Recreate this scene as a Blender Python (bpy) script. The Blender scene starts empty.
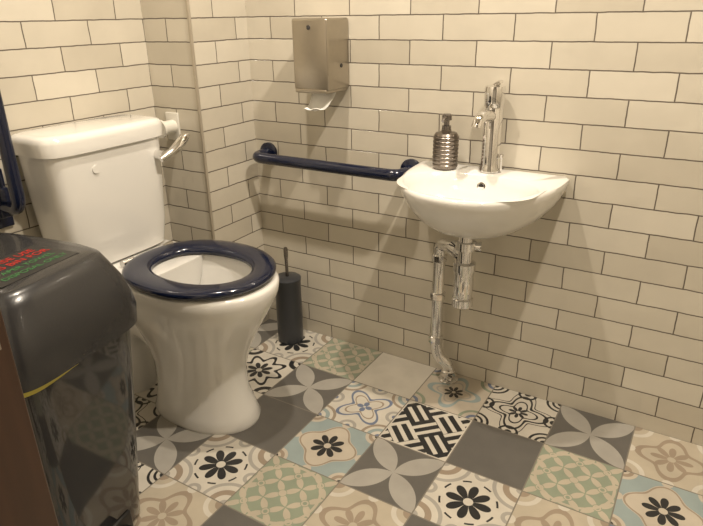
import bpy, bmesh, math, random
from mathutils import Vector, Matrix
random.seed(4)
scene = bpy.context.scene
COL = scene.collection
try:
    scene.view_settings.view_transform = 'Standard'
except Exception:
    pass

# ------------------------------------------------------------------ node DSL
class E:
    def __init__(s, nt, sock): s.nt, s.s = nt, sock
    def __add__(a, b): return M('ADD', a, b)
    def __radd__(a, b): return M('ADD', b, a)
    def __sub__(a, b): return M('SUBTRACT', a, b)
    def __rsub__(a, b): return M('SUBTRACT', b, a)
    def __mul__(a, b): return M('MULTIPLY', a, b)
    def __rmul__(a, b): return M('MULTIPLY', b, a)
    def __truediv__(a, b): return M('DIVIDE', a, b)
    def __lt__(a, b): return M('LESS_THAN', a, b)
    def __gt__(a, b): return M('GREATER_THAN', a, b)
    def __and__(a, b): return M('MULTIPLY', a, b)
    def __or__(a, b): return M('MAXIMUM', a, b)
def M(op, *args):
    nt = next(a.nt for a in args if isinstance(a, E))
    n = nt.nodes.new('ShaderNodeMath'); n.operation = op
    for i, a in enumerate(args):
        if isinstance(a, E): nt.links.new(a.s, n.inputs[i])
        else: n.inputs[i].default_value = a
    return E(nt, n.outputs[0])
def ab(x): return M('ABSOLUTE', x)
def cos(x): return M('COSINE', x)
def ln(x, y): return M('SQRT', x * x + y * y)
def fract(x): return M('FRACT', x)
def mix(nt, fac, c1, c2):
    n = nt.nodes.new('ShaderNodeMix'); n.data_type = 'RGBA'
    if isinstance(fac, E): nt.links.new(fac.s, n.inputs[0])
    else: n.inputs[0].default_value = fac
    for k, c in ((6, c1), (7, c2)):
        if isinstance(c, tuple): n.inputs[k].default_value = (*c[:3], 1)
        else: nt.links.new(c, n.inputs[k])
    return n.outputs[2]

def base_mat(name):
    m = bpy.data.materials.new(name); m.use_nodes = True
    nt = m.node_tree
    return m, nt, nt.nodes['Principled BSDF']
def simple(name, col, rough=.4, metal=0, coat=0, noise=.0, nscale=30, bump=0):
    m, nt, b = base_mat(name)
    b.inputs['Base Color'].default_value = (*col, 1)
    b.inputs['Roughness'].default_value = rough
    b.inputs['Metallic'].default_value = metal
    b.inputs['Coat Weight'].default_value = coat
    b.inputs['Coat Roughness'].default_value = .05
    tc = nt.nodes.new('ShaderNodeTexCoord')
    nz = nt.nodes.new('ShaderNodeTexNoise'); nz.inputs['Scale'].default_value = nscale
    nz.inputs['Detail'].default_value = 4
    nt.links.new(tc.outputs['Object'], nz.inputs['Vector'])
    if noise:
        f = E(nt, nz.outputs[0])
        o = mix(nt, f, tuple(c*(1-noise) for c in col), tuple(min(1, c*(1+noise)) for c in col))
        nt.links.new(o, b.inputs['Base Color'])
    if bump:
        bp = nt.nodes.new('ShaderNodeBump'); bp.inputs['Strength'].default_value = bump
        bp.inputs['Distance'].default_value = .002
        nt.links.new(nz.outputs[0], bp.inputs['Height'])
        nt.links.new(bp.outputs[0], b.inputs['Normal'])
    return m

CERAMIC = simple('ceramic_white', (.78, .77, .74), .12, coat=.6, noise=.01)
NAVY = simple('navy_plastic', (.005, .009, .030), .16, coat=.3, noise=.1)
CHROME = simple('chrome', (.80, .79, .78), .07, metal=1, noise=.03)
STEEL = simple('brushed_steel', (.44, .40, .34), .30, metal=1, noise=.06, nscale=60)
DSTEEL = simple('dispenser_metal', (.24, .21, .185), .30, metal=1, noise=.1)
PUMP = simple('pump_metal', (.26, .24, .23), .25, metal=1, noise=.1)
BLACK = simple('black_plastic', (.012, .012, .013), .35, noise=.1)
BINM = simple('bin_plastic', (.020, .020, .022), .10, coat=.6, noise=.08)
BINL = simple('bin_lid_plastic', (.024, .024, .026), .26, coat=.2, noise=.10, nscale=200, bump=.08)
BRUSH = simple('brush_holder_plastic', (.035, .038, .045), .3, noise=.1)
WPLAS = simple('white_plastic', (.72, .70, .64), .35, noise=.02)
PAPER = simple('paper', (.9, .9, .87), .8, noise=.03)
RED = simple('label_red', (.42, .02, .015), .5)
GREEN = simple('label_green', (.05, .18, .06), .5)
YELLOW = simple('bag_yellow', (.50, .44, .08), .5, noise=.1)
GREY = simple('grey_sticker', (.022, .022, .022), .4)
WATER = simple('water', (.55, .57, .55), .03, coat=1)
PAINT = simple('painted_ceiling', (.70, .66, .58), .8, noise=.02)
TRIM = simple('tile_trim_metal', (.46, .41, .33), .35, metal=.3, noise=.05)

def wood():
    m, nt, b = base_mat('door_wood')
    tc = nt.nodes.new('ShaderNodeTexCoord'); mp = nt.nodes.new('ShaderNodeMapping')
    mp.inputs['Scale'].default_value = (30, 30, 2)
    nz = nt.nodes.new('ShaderNodeTexNoise'); nz.inputs['Scale'].default_value = 2; nz.inputs['Detail'].default_value = 6
    nt.links.new(tc.outputs['Object'], mp.inputs[0]); nt.links.new(mp.outputs[0], nz.inputs['Vector'])
    o = mix(nt, E(nt, nz.outputs[0]), (.035, .016, .009), (.085, .040, .022))
    nt.links.new(o, b.inputs['Base Color']); b.inputs['Roughness'].default_value = .4
    return m
WOOD = wood()

PX, PZ = .2035, .068
def wall_mat(name, axis, ushift, zshift):
    m, nt, b = base_mat(name)
    g = nt.nodes.new('ShaderNodeNewGeometry')
    sp = nt.nodes.new('ShaderNodeSeparateXYZ'); nt.links.new(g.outputs['Position'], sp.inputs[0])
    cb = nt.nodes.new('ShaderNodeCombineXYZ')
    u = E(nt, sp.outputs[axis]) + (ushift + 20*PX)
    v = E(nt, sp.outputs[2]) + (zshift + 20*PZ)
    nz0 = nt.nodes.new('ShaderNodeTexNoise'); nz0.inputs['Scale'].default_value = 22
    nt.links.new(g.outputs['Position'], nz0.inputs['Vector'])
    wob = (E(nt, nz0.outputs[0]) - .5) * .004
    u = u + wob; v = v + wob
    nt.links.new(u.s, cb.inputs[0]); nt.links.new(v.s, cb.inputs[1])
    br = nt.nodes.new('ShaderNodeTexBrick')
    br.offset = .5; br.offset_frequency = 2; br.squash = 1
    nt.links.new(cb.outputs[0], br.inputs['Vector'])
    br.inputs['Scale'].default_value = 1
    br.inputs['Mortar Size'].default_value = .0018
    br.inputs['Mortar Smooth'].default_value = .2
    br.inputs['Bias'].default_value = 0
    br.inputs['Brick Width'].default_value = PX
    br.inputs['Row Height'].default_value = PZ
    br.inputs['Color1'].default_value = (.70, .655, .56, 1)
    br.inputs['Color2'].default_value = (.57, .525, .435, 1)
    br.inputs['Mortar'].default_value = (.14, .118, .095, 1)
    nz = nt.nodes.new('ShaderNodeTexNoise'); nz.inputs['Scale'].default_value = 10; nz.inputs['Detail'].default_value = 3
    nt.links.new(g.outputs['Position'], nz.inputs['Vector'])
    mul = nt.nodes.new('ShaderNodeMix'); mul.data_type = 'RGBA'; mul.blend_type = 'MULTIPLY'
    mul.inputs[0].default_value = .14
    nt.links.new(br.outputs['Color'], mul.inputs[6]); nt.links.new(nz.outputs[0], mul.inputs[7])
    nt.links.new(mul.outputs[2], b.inputs['Base Color'])
    r = E(nt, br.outputs['Fac']) * .6 + .12
    nt.links.new(r.s, b.inputs['Roughness'])
    h = (1 - E(nt, br.outputs['Fac'])) * .9 + E(nt, nz.outputs[0]) * 1.6
    bp = nt.nodes.new('ShaderNodeBump'); bp.inputs['Strength'].default_value = .6
    bp.inputs['Distance'].default_value = .003
    nt.links.new(h.s, bp.inputs['Height']); nt.links.new(bp.outputs[0], b.inputs['Normal'])
    return m
WALLX = wall_mat('brick_tile_x', 0, -.10, -.052)
WALLY = wall_mat('brick_tile_y', 1, .262, -.052)

# ------------------------------------------------------------------ floor tile patterns
WHITE = (.66, .62, .54); CREAM = (.57, .51, .42); DGREY = (.14, .132, .12); LGREY = (.42, .40, .36)
BLK = (.028, .028, .029); BLUE = (.33, .40, .40); SAGE = (.30, .345, .26); TAN = (.36, .29, .22); BEIGE = (.53, .47, .37); DBLUE = (.17, .21, .31)
def tile_mat(kind):
    m, nt, b = base_mat('floor_tile_' + kind)
    uv = nt.nodes.new('ShaderNodeUVMap'); sp = nt.nodes.new('ShaderNodeSeparateXYZ')
    nt.links.new(uv.outputs[0], sp.inputs[0])
    x = E(nt, sp.outputs[0]) * 2 - 1.0; y = E(nt, sp.outputs[1]) * 2 - 1.0
    X, Y = ab(x), ab(y)
    r = ln(x, y); a = M('ARCTAN2', y, x)
    cr = ln(X - 1.0, Y - 1.0)
    er = M('MINIMUM', ln(X - 1.0, Y), ln(X, Y - 1.0))
    def flower(R, k=4, p=.55, r0=.07):
        return (r < (M('POWER', ab(cos(a * k)), p) * R)) & (r > r0)
    def lens(xx, yy, R=1.0):
        return (ln(xx - 1.0, yy) < R) & (ln(xx, yy - 1.0) < R)
    def ring(d, rad, w): return ab(d - rad) < w
    col = None
    def lay(mask, c):
        nonlocal col
        col = mix(nt, mask, col, c)
    zero = X * 0.0
    def base(c):
        nonlocal col
        col = mix(nt, zero, c, c)
    if kind == 'white': base(WHITE)
    elif kind == 'grey': base(DGREY)
    elif kind == 'petal':
        base(DGREY); lay(lens(X, Y, 1.0), LGREY)
    elif kind == 'sage':
        base(SAGE)
        qx = ab(fract(x * 1.5 + .5) * 2 - 1.0); qy = ab(fract(y * 1.5 + .5) * 2 - 1.0)
        rq = ln(qx, qy)
        lay(lens(qx, qy, .96) & (rq > .34), BEIGE)
        lay(ring(rq, .22, .06), BEIGE)
        lay(ring(r, .93, .035), BEIGE)
        lay(r < .10, BEIGE); lay(cr < .12, BEIGE)
    elif kind == 'blackflower':
        base(WHITE)
        lay(ring(cr, .66, .05), LGREY); lay(cr < .46, TAN); lay(cr < .30, WHITE); lay(cr < .14, LGREY)
        lay(er < .20, LGREY); lay(er < .10, WHITE)
        lay(flower(.56, 4, .42, .12), BLK)
        lay(ring(r, .68, .025) & (ab(cos(a*4)) < .6), BLK)
    elif kind == 'blueflower':
        base(BLUE)
        sc = .80 + cos(a * 4) * .12
        lay(r < sc, CREAM); lay(ring(r, sc, .035), BLUE); lay(ring(r, sc - .08, .025), TAN)
        lay(flower(.46, 4, .42, .10), BLK)
        lay(cr < .34, CREAM); lay(ring(cr, .2, .05), TAN); lay(er < .13, CREAM); lay(cr < .08, BLK)
    elif kind == 'key':
        base(WHITE)
        s = (x + y); t = (x - y)
        # stepped zig-zag meander running along the diagonal
        st = M('FLOOR', s * 2.5 + 20.5)
        zig = M('MODULO', st, 2.0) * .5
        ch = M('MODULO', M('FLOOR', s * 1.0 + 8.5) + M('FLOOR', t * 1.0 + 8.5), 2.0) > .5
        s1 = fract(s * 2.5 + 10.25) < .56; t1 = fract(t * 2.5 + 10.25) < .56
        pat = (ch & s1) | ((1 - ch) & t1)
        lay(pat, BLK)
        lay(M('MAXIMUM', X, Y) > .95, WHITE)
    elif kind == 'ornate':
        base(WHITE)
        w = .62 + cos(a * 4) * .20
        lay(ring(r, w, .045), BLK); lay(ring(r, w * .66, .03), BLK); lay(ring(r, w * 1.3, .02), BLK)
        lay(flower(.28, 4, .5, .06), BLK)
        lay(ring(cr, .40, .035), BLK); lay(ring(cr, .24, .035), BLK); lay(cr < .12, BLK)
        lay(ring(er, .25, .035), BLK); lay(er < .10, BLK)
    elif kind == 'boldornate':
        base(WHITE)
        w = .70 + cos(a * 8) * .14
        lay(ring(r, w, .07), BLK); lay(flower(.45, 4, .5, .1), BLK)
        lay(cr < .42, BLK); lay(cr < .26, WHITE); lay(cr < .12, BLK)
    elif kind == 'scroll':
        base(WHITE)
        w = .60 + cos(a * 4 + 3.14) * .22
        lay(ring(r, w, .05), DBLUE); lay(ring(r, w * .7, .03), TAN)
        lay(ring(cr, .5, .045), TAN); lay(ring(cr, .30, .06), BLUE); lay(cr < .12, DBLUE)
        lay(flower(.24, 2, .6, .04), DBLUE); lay(ring(er, .22, .05), LGREY); lay(er < .08, DBLUE)
    elif kind == 'damask':
        base(CREAM)
        w = .66 + cos(a * 4) * .20
        lay(r < w, BLUE); lay(r < w * .8, CREAM); lay(ring(r, w * .62, .03), LGREY)
        lay(flower(.3, 4, .5, .06), BLK); lay(ring(cr, .42, .05), SAGE); lay(ring(cr, .2, .05), DBLUE)
    elif kind == 'tan':
        base(BEIGE)
        w = .72 + cos(a * 4) * .16
        lay(r < w, TAN); lay(r < w * .82, BEIGE); lay(flower(.5, 4, .6, .1), TAN)
        lay(ring(cr, .42, .06), WHITE); lay(cr < .2, TAN); lay(er < .14, WHITE)
    g = nt.nodes.new('ShaderNodeNewGeometry')
    nz = nt.nodes.new('ShaderNodeTexNoise'); nz.inputs['Scale'].default_value = 14; nz.inputs['Detail'].default_value = 5
    nt.links.new(g.outputs['Position'], nz.inputs['Vector'])
    mul = nt.nodes.new('ShaderNodeMix'); mul.data_type = 'RGBA'; mul.blend_type = 'MULTIPLY'
    mul.inputs[0].default_value = .3
    nt.links.new(col, mul.inputs[6]); nt.links.new(nz.outputs[0], mul.inputs[7])
    grout = M('MAXIMUM', X, Y) > .984
    out = mix(nt, grout, mul.outputs[2], (.20, .18, .15))
    nt.links.new(out, b.inputs['Base Color'])
    b.inputs['Roughness'].default_value = .34
    hh = (1 - grout) + E(nt, nz.outputs[0]) * .25
    bp = nt.nodes.new('ShaderNodeBump'); bp.inputs['Strength'].default_value = .3; bp.inputs['Distance'].default_value = .002
    nt.links.new(hh.s, bp.inputs['Height']); nt.links.new(bp.outputs[0], b.inputs['Normal'])
    return m
KINDS = ['white', 'grey', 'petal', 'sage', 'blackflower', 'blueflower', 'key', 'ornate', 'boldornate', 'scroll', 'damask', 'tan']
TM = {k: tile_mat(k) for k in KINDS}

# ------------------------------------------------------------------ mesh helpers
def finish(name, bm, mats, parent=None, smooth=True, angle=40):
    bmesh.ops.recalc_face_normals(bm, faces=bm.faces)
    me = bpy.data.meshes.new(name); bm.to_mesh(me); bm.free()
    for m in (mats if isinstance(mats, list) else [mats]): me.materials.append(m)
    if smooth:
        for p in me.polygons: p.use_smooth = True
        me.set_sharp_from_angle(angle=math.radians(angle))
    o = bpy.data.objects.new(name, me); COL.objects.link(o)
    if parent: o.parent = parent
    return o
def empty(name, loc=(0, 0, 0)):
    o = bpy.data.objects.new(name, None); COL.objects.link(o); o.empty_display_size = .05
    return o
def box(name, x0, x1, y0, y1, z0, z1, mat, parent=None, bevel=0, seg=3):
    bm = bmesh.new(); bmesh.ops.create_cube(bm, size=1)
    for v in bm.verts:
        v.co = Vector(((x0+x1)/2 + v.co.x*(x1-x0), (y0+y1)/2 + v.co.y*(y1-y0), (z0+z1)/2 + v.co.z*(z1-z0)))
    if bevel: bmesh.ops.bevel(bm, geom=bm.edges[:], offset=bevel, segments=seg, profile=.5, affect='EDGES')
    return finish(name, bm, mat, parent, smooth=bool(bevel))
def loft(name, rings, mat, parent=None, cap0=True, cap1=True, angle=50, xf=None):
    bm = bmesh.new(); R = []
    for rg in rings:
        R.append([bm.verts.new(xf @ Vector(p) if xf else Vector(p)) for p in rg])
    n = len(R[0])
    for i in range(len(R)-1):
        for j in range(n):
            k = (j+1) % n
            bm.faces.new((R[i][j], R[i][k], R[i+1][k], R[i+1][j]))
    if cap0: bm.faces.new(list(reversed(R[0])))
    if cap1: bm.faces.new(R[-1])
    return finish(name, bm, mat, parent, angle=angle)
def ring(cx, cy, a, b, z, e=2.0, n=64):
    out = []
    for i in range(n):
        t = 2*math.pi*i/n; c, s = math.cos(t), math.sin(t)
        out.append((cx + a*math.copysign(abs(c)**(2/e), c), cy + b*math.copysign(abs(s)**(2/e), s), z))
    return out
def egg(cx, cy, a, b, z, n=64, back=2.8):
    out = []
    for i in range(n):
        t = 2*math.pi*i/n; c, s = math.cos(t), math.sin(t)
        e = 2.05 if c > 0 else back
        out.append((cx + a*math.copysign(abs(c)**(2/e), c), cy + b*math.copysign(abs(s)**(2/e), s), z))
    return out
def lathe(name, cx, cy, prof, mat, parent=None, n=40, angle=35, xf=None):
    rings = [[(cx + r*math.cos(2*math.pi*i/n), cy + r*math.sin(2*math.pi*i/n), z) for i in range(n)] for r, z in prof]
    return loft(name, rings, mat, parent, angle=angle, xf=xf)
def fillet(pts, rad, seg=8):
    pts = [Vector(p) for p in pts]; out = [pts[0]]
    for i in range(1, len(pts)-1):
        p = pts[i]; a = (pts[i-1]-p); b = (pts[i+1]-p)
        d = min(rad, a.length*.49, b.length*.49)
        A = p + a.normalized()*d; B = p + b.normalized()*d
        for k in range(seg+1):
            t = k/seg; out.append(A*(1-t)**2 + p*2*t*(1-t) + B*t*t)
    out.append(pts[-1]); return out
def tube(name, pts, rad, mat, parent=None, n=20, fil=0):
    if fil: pts = fillet(pts, fil)
    pts = [Vector(p) for p in pts]
    rads = rad if isinstance(rad, list) else [rad]*len(pts)
    T = []
    for i in range(len(pts)):
        d = (pts[min(i+1, len(pts)-1)] - pts[max(i-1, 0)]).normalized(); T.append(d)
    ref = Vector((0, 0, 1)) if abs(T[0].z) < .9 else Vector((1, 0, 0))
    nrm = (ref - T[0]*ref.dot(T[0])).normalized(); rings = []
    for i, p in enumerate(pts):
        nrm = (nrm - T[i]*nrm.dot(T[i])).normalized(); bi = T[i].cross(nrm)
        rings.append([tuple(p + (nrm*math.cos(2*math.pi*j/n) + bi*math.sin(2*math.pi*j/n))*rads[i]) for j in range(n)])
    return loft(name, rings, mat, parent, angle=45)

# ------------------------------------------------------------------ room shell
P = .213; X0 = .100; WA = -.204; XR = 2.35; YF = -2.7; H = 2.4
tmap = {(-1,0):'petal',(0,0):'blackflower',(1,0):'sage',(2,0):'white',(3,0):'damask',(4,0):'ornate',(5,0):'petal',(6,0):'tan',
 (0,1):'boldornate',(1,1):'petal',(2,1):'scroll',(3,1):'key',(4,1):'grey',(5,1):'sage',(6,1):'blueflower',
 (0,2):'white',(1,2):'grey',(2,2):'blueflower',(3,2):'petal',(4,2):'blackflower',(5,2):'tan',(6,2):'scroll',
 (-1,3):'ornate',(0,3):'petal',(1,3):'blackflower',(2,3):'sage',(3,3):'tan',(4,3):'grey',(5,3):'key',
 (-1,2):'boldornate',(-1,1):'sage',(0,4):'ornate',(1,4):'tan',(2,4):'grey',(-1,4):'boldornate',(0,5):'scroll'}
bm = bmesh.new(); uvl = bm.loops.layers.uv.new('UVMap')
for i in range(-2, 12):
    for j in range(0, 13):
        xa, xb = X0 + i*P, X0 + (i+1)*P
        yb, ya = -j*P, -(j+1)*P
        cxa, cxb, cya, cyb = max(xa, WA), min(xb, XR), max(ya, YF), yb
        if cxb - cxa < 1e-4 or cyb - cya < 1e-4: continue
        kind = tmap.get((i, j)) or random.choice(KINDS)
        vs = [bm.verts.new((px, py, 0)) for px, py in ((cxa, cya), (cxb, cya), (cxb, cyb), (cxa, cyb))]
        f = bm.faces.new(vs); f.material_index = KINDS.index(kind)
        for l in f.loops:
            l[uvl].uv = ((l.vert.co.x - xa)/P, (l.vert.co.y - ya)/P)
finish('floor', bm, [TM[k] for k in KINDS], smooth=False)
box('wall_back', 0, XR, 0, .1, 0, H, WALLX)
box('wall_left', WA-.1, WA, YF, -.262, 0, H, WALLY)
wb = box('wall_boxing', WA-.1, 0, -.262, .1, 0, H, [WALLX, WALLY])
for p in wb.data.polygons:
    if abs(p.normal.x) > .5: p.material_index = 1
box('wall_right', XR, XR+.1, YF, 0, 0, H, WALLY)
box('ceiling', WA-.1, XR+.1, YF-.1, .1, H, H+.1, PAINT)
box('wall_front', WA, .80, -1.56, -1.42, 0, H, PAINT)
box('wall_front.001', 1.78, XR, -1.56, -1.42, 0, H, PAINT)
box('wall_front_header', .80, 1.78, -1.56, -1.42, 2.05, H, PAINT)
box('wall_hallway', WA-.1, XR+.1, YF-.1, YF, 0, H, PAINT)
box('trim_1', -.004, .004, -.267, -.258, 0, H, TRIM, bevel=.001)
door = empty('door_1')
box('jamb_left', .80, .863, -1.57, -1.41, 0, 2.05, WOOD, door, .003)
box('jamb_right', 1.717, 1.78, -1.57, -1.41, 0, 2.05, WOOD, door, .003)
box('jamb_head', .80, 1.78, -1.57, -1.41, 1.99, 2.05, WOOD, door, .003)
box('strike_plate', .860, .8645, -1.45, -1.420, .85, .93, STEEL, door, .001)

# ------------------------------------------------------------------ toilet
ty = -.565
toi = empty('toilet')
def pan():
    S = [(0, .208, .178, .118), (.012, .208, .181, .120), (.04, .206, .170, .112), (.10, .200, .155, .101), (.17, .200, .152, .102), (.24, .204, .167, .116),
         (.30, .210, .192, .136), (.36, .218, .220, .159), (.41, .226, .240, .174), (.44, .230, .248, .181), (.464, .232, .249, .182), (.472, .232, .243, .176)]
    R = [egg(cx, ty, a, b, z) for z, cx, a, b in S]
    for z, cx, a, b in ((.472, .252, .188, .125), (.45, .252, .182, .118), (.38, .247, .168, .105), (.31, .225, .13, .08), (.27, .195, .08, .055), (.262, .19, .06, .045)):
        R.append(egg(cx, ty, a, b, z, back=2.2))
    return loft('pan', R, CERAMIC, toi, angle=60)
pan()
loft('pan_shelf', [ring(-.02, ty, .175, w, z, 5) for z, w in ((.33, .085), (.38, .105), (.43, .130), (.458, .145), (.470, .145), (.475, .14))], CERAMIC, toi)
tube('outlet_bend', [(.12, ty-.02, .20), (.03, ty-.02, .27), (-.05, ty-.02, .27), (-.10, ty-.02, .20), (-.10, ty-.02, .0)], .062, CERAMIC, toi, fil=.07, n=32)
cx = -.103; cy = ty - .030
loft('cistern_body', [ring(cx+.002, cy, a, b, z, 6) for z, a, b in ((.476, .070, .150), (.484, .080, .160), (.56, .088, .172), (.70, .092, .182), (.816, .094, .187))], CERAMIC, toi, angle=45)
loft('cistern_lid', [ring(cx+.004, cy, a, b, z, 5) for z, a, b in ((.814, .094, .194), (.816, .101, .202), (.848, .102, .204), (.860, .099, .201), (.866, .092, .193), (.868, .08, .179))], CERAMIC, toi, angle=45)
ly = ty + .120
tube('flush_lever_pivot', [(-.012, ly, .762), (.022, ly, .762)], .015, CHROME, toi)
tube('flush_lever_arm', [(.018, ly-.014, .754), (.024, ly+.02, .766), (.026, ly+.05, .780), (.022, ly+.085, .802), (.02, ly+.10, .808)], [.010, .012, .016, .015, .009], CHROME, toi)
tube('cistern_button', [(-.011, ty-.10, .765), (-.005, ty-.10, .765)], .011, CERAMIC, toi)
loft('water', [egg(.193, ty, .075, .052, .268, back=2.2), egg(.193, ty, .07, .048, .2685, back=2.2)], WATER, toi)
sc = .244
R = []
for z, oa, ob, ia in ((.480, .214, .182, 0), (.484, .221, .188, 0), (.493, .222, .189, 0), (.499, .216, .183, 0), (.502, .202, .168, 0),
                          (.500, .168, .126, 1), (.495, .156, .114, 1), (.486, .153, .111, 1), (.480, .155, .113, 1)):
    R.append(egg(sc + (.004 if ia else 0), ty, oa, ob, z, back=2.3))
R.append(R[0])
loft('seat', R, NAVY, toi, cap0=False, cap1=False, angle=60)
for s in (-1, 1):
    tube('seat_hinge_%d' % (1 if s < 0 else 2), [(.027, ty+s*.075-.02, .489), (.027, ty+s*.075+.02, .489)], .011, CHROME, toi)
    box('seat_hinge_post_%d' % (1 if s < 0 else 2), .014, .040, ty+s*.075-.012, ty+s*.075+.012, .473, .489, CHROME, toi, .003)
for k, (bx_, by_) in enumerate(((.14, -.105), (.27, -.108))):
    pass

# ------------------------------------------------------------------ toilet roll holder (white, on boxing)
trh = empty('toilet_roll_holder')
box('back_plate', -.150, -.095, -.270, -.262, .765, .855, WPLAS, trh, .002)
tube('spindle', [(-.12, -.266, .81), (-.12, -.320, .81)], .022, WPLAS, trh)
tube('spindle_cap', [(-.12, -.320, .81), (-.12, -.328, .81)], .029, WPLAS, trh)

# ------------------------------------------------------------------ grab rail (back wall)
gr = empty('grab_rail')
gx0, gx1, gz = .060, .625, .69
tube('rail', [(gx0, -.006, gz), (gx0, -.088, gz), (gx1, -.088, gz), (gx1, -.006, gz)], .0185, NAVY, gr, fil=.05)
for i, gx in enumerate((gx0, gx1)):
    tube('flange_%d' % (i+1), [(gx, -.0005, gz), (gx, -.009, gz), (gx, -.013, gz)], [.036, .036, .030], NAVY, gr, n=36)
fr = empty('folding_grab_rail')
yy = -.855
tube('loop', [(-.165, yy, .69), (-.165, yy, 1.42), (-.075, yy, 1.42), (-.075, yy, .69), (-.16, yy, .69)], .0165, NAVY, fr, fil=.045)
box('wall_plate', WA+.0005, WA+.012, yy-.04, yy+.04, .62, .78, NAVY, fr, .004)
box('hinge', WA+.01, WA+.06, yy-.02, yy+.02, .66, .74, NAVY, fr, .006)

# ------------------------------------------------------------------ toilet brush
tb = empty('toilet_brush')
bx, by = .176, -.090
lathe('holder', bx, by, [(.045, 0), (.048, .004), (.048, .245), (.050, .25), (.050, .258), (.044, .262), (.012, .264)], BRUSH, tb)
lathe('handle', bx, by, [(.006, .26), (.006, .33), (.008, .345), (.008, .37), (.005, .376)], PUMP, tb, n=20)

# ------------------------------------------------------------------ basin
SX = .885; BY = -.004
bas = empty('wash_basin')
NB = 96
def dshape(w, d, z, cyf, n=NB, e=2.35, yb=0.0):
    pts = []
    for i in range(n):
        t = 2*math.pi*i/n; dx, dy = math.cos(t), math.sin(t)
        lo, hi = 0, .6
        for _ in range(40):
            m = (lo+hi)/2; px, py = dx*m, cyf + dy*m
            ok = py <= yb + 1e-9 and (abs(px)/w)**e + (max(0, -(py - yb))/d)**e <= 1
            if ok: lo = m
            else: hi = m
        pts.append((SX + dx*lo, BY + cyf + dy*lo, z))
    return pts
def ell(a, b, cy, z, n=NB, e=2.3):
    out = []
    for i in range(n):
        t = 2*math.pi*i/n; c, s = math.cos(t), math.sin(t)
        k = ((abs(c)/a)**e + (abs(s)/b)**e)**(-1/e)
        out.append((SX + c*k, BY + cy + s*k, z))
    return out
R = [dshape(.05, .16, .572, -.09), dshape(.10, .21, .578, -.11), dshape(.145, .265, .60, -.13), dshape(.180, .305, .63, -.15), dshape(.203, .335, .665, -.16),
     dshape(.216, .353, .695, -.16), dshape(.221, .359, .715, -.16), dshape(.220, .357, .723, -.16), dshape(.213, .349, .7265, -.16, yb=-.002)]
R += [ell(.190, .132, -.205, .7255), ell(.182, .125, -.205, .7215), ell(.174, .118, -.205, .70), ell(.150, .098, -.202, .665), ell(.105, .066, -.195, .635), ell(.045, .035, -.19, .622), ell(.02, .02, -.19, .620)]
loft('basin_bowl', R, CERAMIC, bas, angle=55)
lathe('plughole', SX, BY-.19, [(.023, .6195), (.023, .6235), (.016, .6245), (.014, .622)], CHROME, bas, n=28)
xo = Matrix.Translation((SX, BY-.088, .692)) @ Matrix.Rotation(math.radians(72), 4, 'X')
lathe('overflow_ring', 0, 0, [(.0125, -.004), (.0125, .003), (.009, .004), (.009, .001)], CHROME, bas, n=28, xf=xo)
lathe('overflow_hole', 0, 0, [(.0083, .0016), (.0080, .0028)], BLACK, bas, n=24, xf=xo)

# tap
tap = empty('mixer_tap'); tx, tyy = SX+.003, -.042
lathe('tap_body', tx, tyy, [(.031, .7268), (.031, .733), (.028, .742), (.0265, .752), (.0265, .900), (.0255, .902), (.0255, .906), (.0275, .909), (.0285, .952), (.0265, .960), (.012, .963)], CHROME, tap)
tube('spout', [(tx, tyy-.005, .880), (tx-.004, tyy-.04, .888), (tx-.008, tyy-.070, .888), (tx-.011, tyy-.088, .878), (tx-.012, tyy-.092, .862)], [.017, .0165, .016, .0155, .0155], CHROME, tap)
tube('tap_lever', [(tx, tyy, .960), (tx+.012, tyy-.01, .970), (tx+.022, tyy-.02, .973)], [.009, .006, .005], CHROME, tap)
lathe('popup_rod', tx+.034, tyy-.005, [(.003, .7268), (.003, .765), (.006, .768), (.006, .778), (.002, .780)], CHROME, tap, n=14)

# soap dispenser
sd = empty('soap_dispenser'); sx, sy = .762, -.066
prof = [(.030, .7268), (.034, .729)]
z = .733
for i in range(8):
    prof += [(.0360, z), (.0370, z+.003), (.0370, z+.0065), (.0355, z+.0085), (.0340, z+.0090), (.0340, z+.0107)]
    z += .0112
prof += [(.034, z), (.030, z+.006), (.014, z+.010), (.014, z+.016)]
lathe('bottle', sx, sy, prof, DSTEEL, sd, angle=30)
lathe('collar', sx, sy, [(.013, z+.014), (.013, z+.026), (.008, z+.028), (.008, z+.040), (.014, z+.042), (.014, z+.056), (.010, z+.059)], PUMP, sd, n=24)
tube('nozzle', [(sx, sy, z+.050), (sx+.004, sy-.03, z+.050), (sx+.004, sy-.038, z+.043)], .005, PUMP, sd, n=12)

# waste pipework
wp = empty('sink_waste_pipe'); px, py = SX-.014, -.15
lathe('bottle_trap', px, py, [(.026, .340), (.031, .345), (.031, .367), (.0265, .370), (.028, .374), (.028, .455), (.032, .457), (.032, .480), (.021, .484), (.021, .52), (.029, .522), (.029, .545), (.021, .547), (.021, .580)], CHROME, wp, n=32)
tube('waste_pipe', [(px, py, .505), (.815, -.110, .505), (.757, -.062, .490), (.757, -.062, .135), (.765, -.060, .090), (.800, -.045, .055), (.800, -.045, .002)], .0190, CHROME, wp, fil=.03)
for i, (nx, ny, z0, z1) in enumerate(((.757, -.062, .43, .455), (.757, -.062, .30, .325), (.757, -.062, .140, .168), (.800, -.045, .016, .040))):
    lathe('coupling_%d' % (i+1), nx, ny, [(.021, z0), (.0245, z0+.003), (.0245, z1-.003), (.021, z1)], CHROME, wp, n=10, angle=25)
lathe('floor_collar', .800, -.045, [(.033, 0), (.033, .004), (.021, .010)], CHROME, wp, n=28)
tube('outlet_nut', [(.848, -.134, .505), (.824, -.116, .505)], .025, CHROME, wp, n=10)
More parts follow.
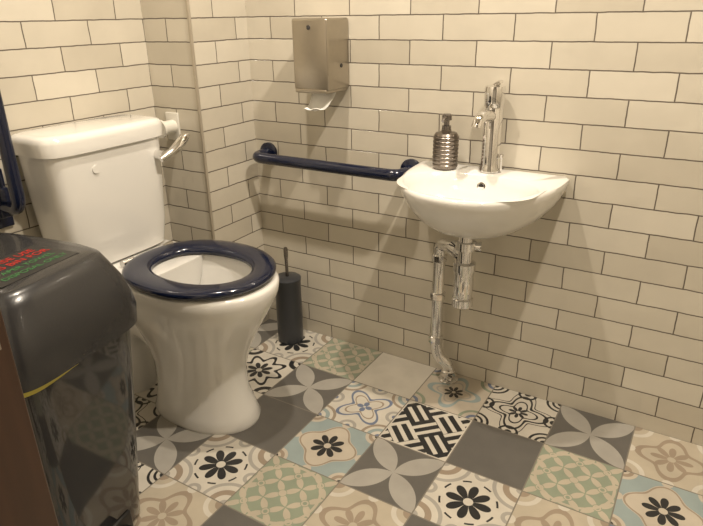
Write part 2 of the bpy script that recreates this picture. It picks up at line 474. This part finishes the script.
tube('cleaning_eye', [(px, py, .532), (px+.035, py+.01, .532), (px+.042, py+.012, .532)], [.012, .012, .015], CHROME, wp, n=16)

# paper dispenser
pd = empty('paper_dispenser')
box('casing', .276, .403, -.125, -.001, .930, 1.135, STEEL, pd, .007)
box('casing_lip', .282, .397, -.128, -.01, .923, .935, STEEL, pd, .003)
tube('lock', [(.385, -.05, 1.0), (.4045, -.05, 1.0)], .006, BLACK, pd, n=16)
tube('lock_ring', [(.3395, -.12, 1.11), (.3395, -.127, 1.11)], .007, CHROME, pd, n=16)
bm = bmesh.new(); rows = []
prof = [(-.045, .935), (-.06, .915), (-.078, .898), (-.092, .883), (-.110, .876), (-.130, .880)]
for i, (yv, zv) in enumerate(prof):
    rows.append([bm.verts.new((.300 + i*.003 + (.080 - i*.004)*k/6, yv + .005*math.sin(k*1.1), zv + .006*math.sin(k*.9+i*.7) - .001*k)) for k in range(7)])
for i in range(len(rows)-1):
    for k in range(6): bm.faces.new((rows[i][k], rows[i][k+1], rows[i+1][k+1], rows[i+1][k]))
ps = finish('paper_sheet', bm, PAPER, pd); sm = ps.modifiers.new('s', 'SOLIDIFY'); sm.thickness = .002

# ------------------------------------------------------------------ pedal bin
pb = empty('pedal_bin')
XF = Matrix.Translation((.232, -1.105, 0)) @ Matrix.Rotation(math.radians(9), 4, 'Z')
loft('bin_body', [ring(0, 0, a, b, z, 6) for z, a, b in ((0, .155, .120), (.012, .162, .126), (.05, .165, .128), (.30, .190, .146), (.50, .206, .160), (.55, .210, .163))], BINM, pb, xf=XF, angle=35)
loft('bin_lid', [ring(0, 0, a, b, z, e) for z, a, b, e in ((.532, .212, .164, 6), (.535, .222, .175, 6), (.575, .225, .178, 6), (.610, .222, .175, 5.5), (.645, .210, .164, 5.5), (.680, .194, .150, 5), (.697, .184, .142, 5), (.705, .172, .132, 4.5), (.708, .15, .112, 4.5))], BINL, pb, xf=XF, angle=40)
for nm, a in (('pedal', (.15, .215, -.045, .045, .012, .03)), ('pedal_recess', (.13, .172, -.06, .06, .006, .06)), ('lid_hinge', (-.232, -.195, -.10, .10, .50, .58))):
    o = box(nm, *a, BLACK, None, .006); o.data.transform(XF); o.parent = pb
bm = bmesh.new(); A = []; B = []; NN = 24
for k in range(NN+1):
    t = k/NN; yv = -.150 + .125*t
    xv = .2095*(1 - abs(yv/.1635)**6)**(1/6) + .002
    A.append(bm.verts.new(XF @ Vector((xv, yv, .536)))); B.append(bm.verts.new(XF @ Vector((xv-.0008, yv, .527 - .010*(1-t)))))
for k in range(NN): bm.faces.new((A[k], A[k+1], B[k+1], B[k]))
finish('bin_bag', bm, YELLOW, pb)
LX = .085
o = box('label', LX-.065, LX+.06, -.095, .085, .7082, .7088, GREY, None); o.data.transform(XF); o.parent = pb
for i, (t, mt, s) in enumerate((('PLEASE USE', RED, .025), ('THIS BIN FOR', RED, .025), ('PAPER TOWEL', GREEN, .020), ('DISPOSAL ONLY', GREEN, .020))):
    c = bpy.data.curves.new('label_text_%d' % (i+1), 'FONT'); c.body = t; c.size = s; c.align_x = 'CENTER'; c.extrude = .0003
    c.materials.append(mt)
    to = bpy.data.objects.new('label_text_%d' % (i+1), c); COL.objects.link(to); to.parent = pb
    to.matrix_world = XF @ Matrix.Translation((LX-.035 + i*.026, 0, .7092)) @ Matrix.Rotation(math.radians(90), 4, 'Z')

# ------------------------------------------------------------------ lights
def down(name, x, y, power, size=.03, col=(1, .875, .715)):
    e = empty(name)
    lathe('bezel', x, y, [(.045, H-.001), (.045, H-.008), (.036, H-.010), (.034, H-.003)], CHROME, e, n=32)
    l = bpy.data.lights.new('lamp', 'SPOT'); l.energy = power; l.shadow_soft_size = size; l.color = col
    l.spot_size = math.radians(150); l.spot_blend = .7
    o = bpy.data.objects.new('lamp', l); o.location = (x, y, H-.03); COL.objects.link(o); o.parent = e
down('ceiling_downlight', .50, -.66, 76)
down('ceiling_downlight.001', 1.42, -.64, 112)
down('hallway_fill_light', 1.0, -2.1, 14, .08)  # fill lamp added in the unseen hallway, lights the room from camera side
w = bpy.data.worlds.new('world'); scene.world = w; w.use_nodes = True
w.node_tree.nodes['Background'].inputs[0].default_value = (1, .9, .78, 1)
w.node_tree.nodes['Background'].inputs[1].default_value = .1

# ------------------------------------------------------------------ camera
az = math.radians(31.5); th = math.radians(22.7)
f = Vector((-math.sin(az)*math.cos(th), math.cos(az)*math.cos(th), -math.sin(th)))
r0 = Vector((math.cos(az), math.sin(az), 0)); up = r0.cross(f)
Rv = (r0 - .0165*up).normalized(); Uv = (up + .0165*r0).normalized()
cam = bpy.data.cameras.new('camera'); co = bpy.data.objects.new('camera', cam); COL.objects.link(co)
mt = Matrix((Rv, Uv, -f)).transposed().to_4x4(); mt.translation = Vector((1.425, -1.677, 1.15))
co.matrix_world = mt
cam.sensor_width = 36; cam.sensor_fit = 'HORIZONTAL'; cam.lens = 600/703*36; cam.clip_start = .02
scene.camera = co
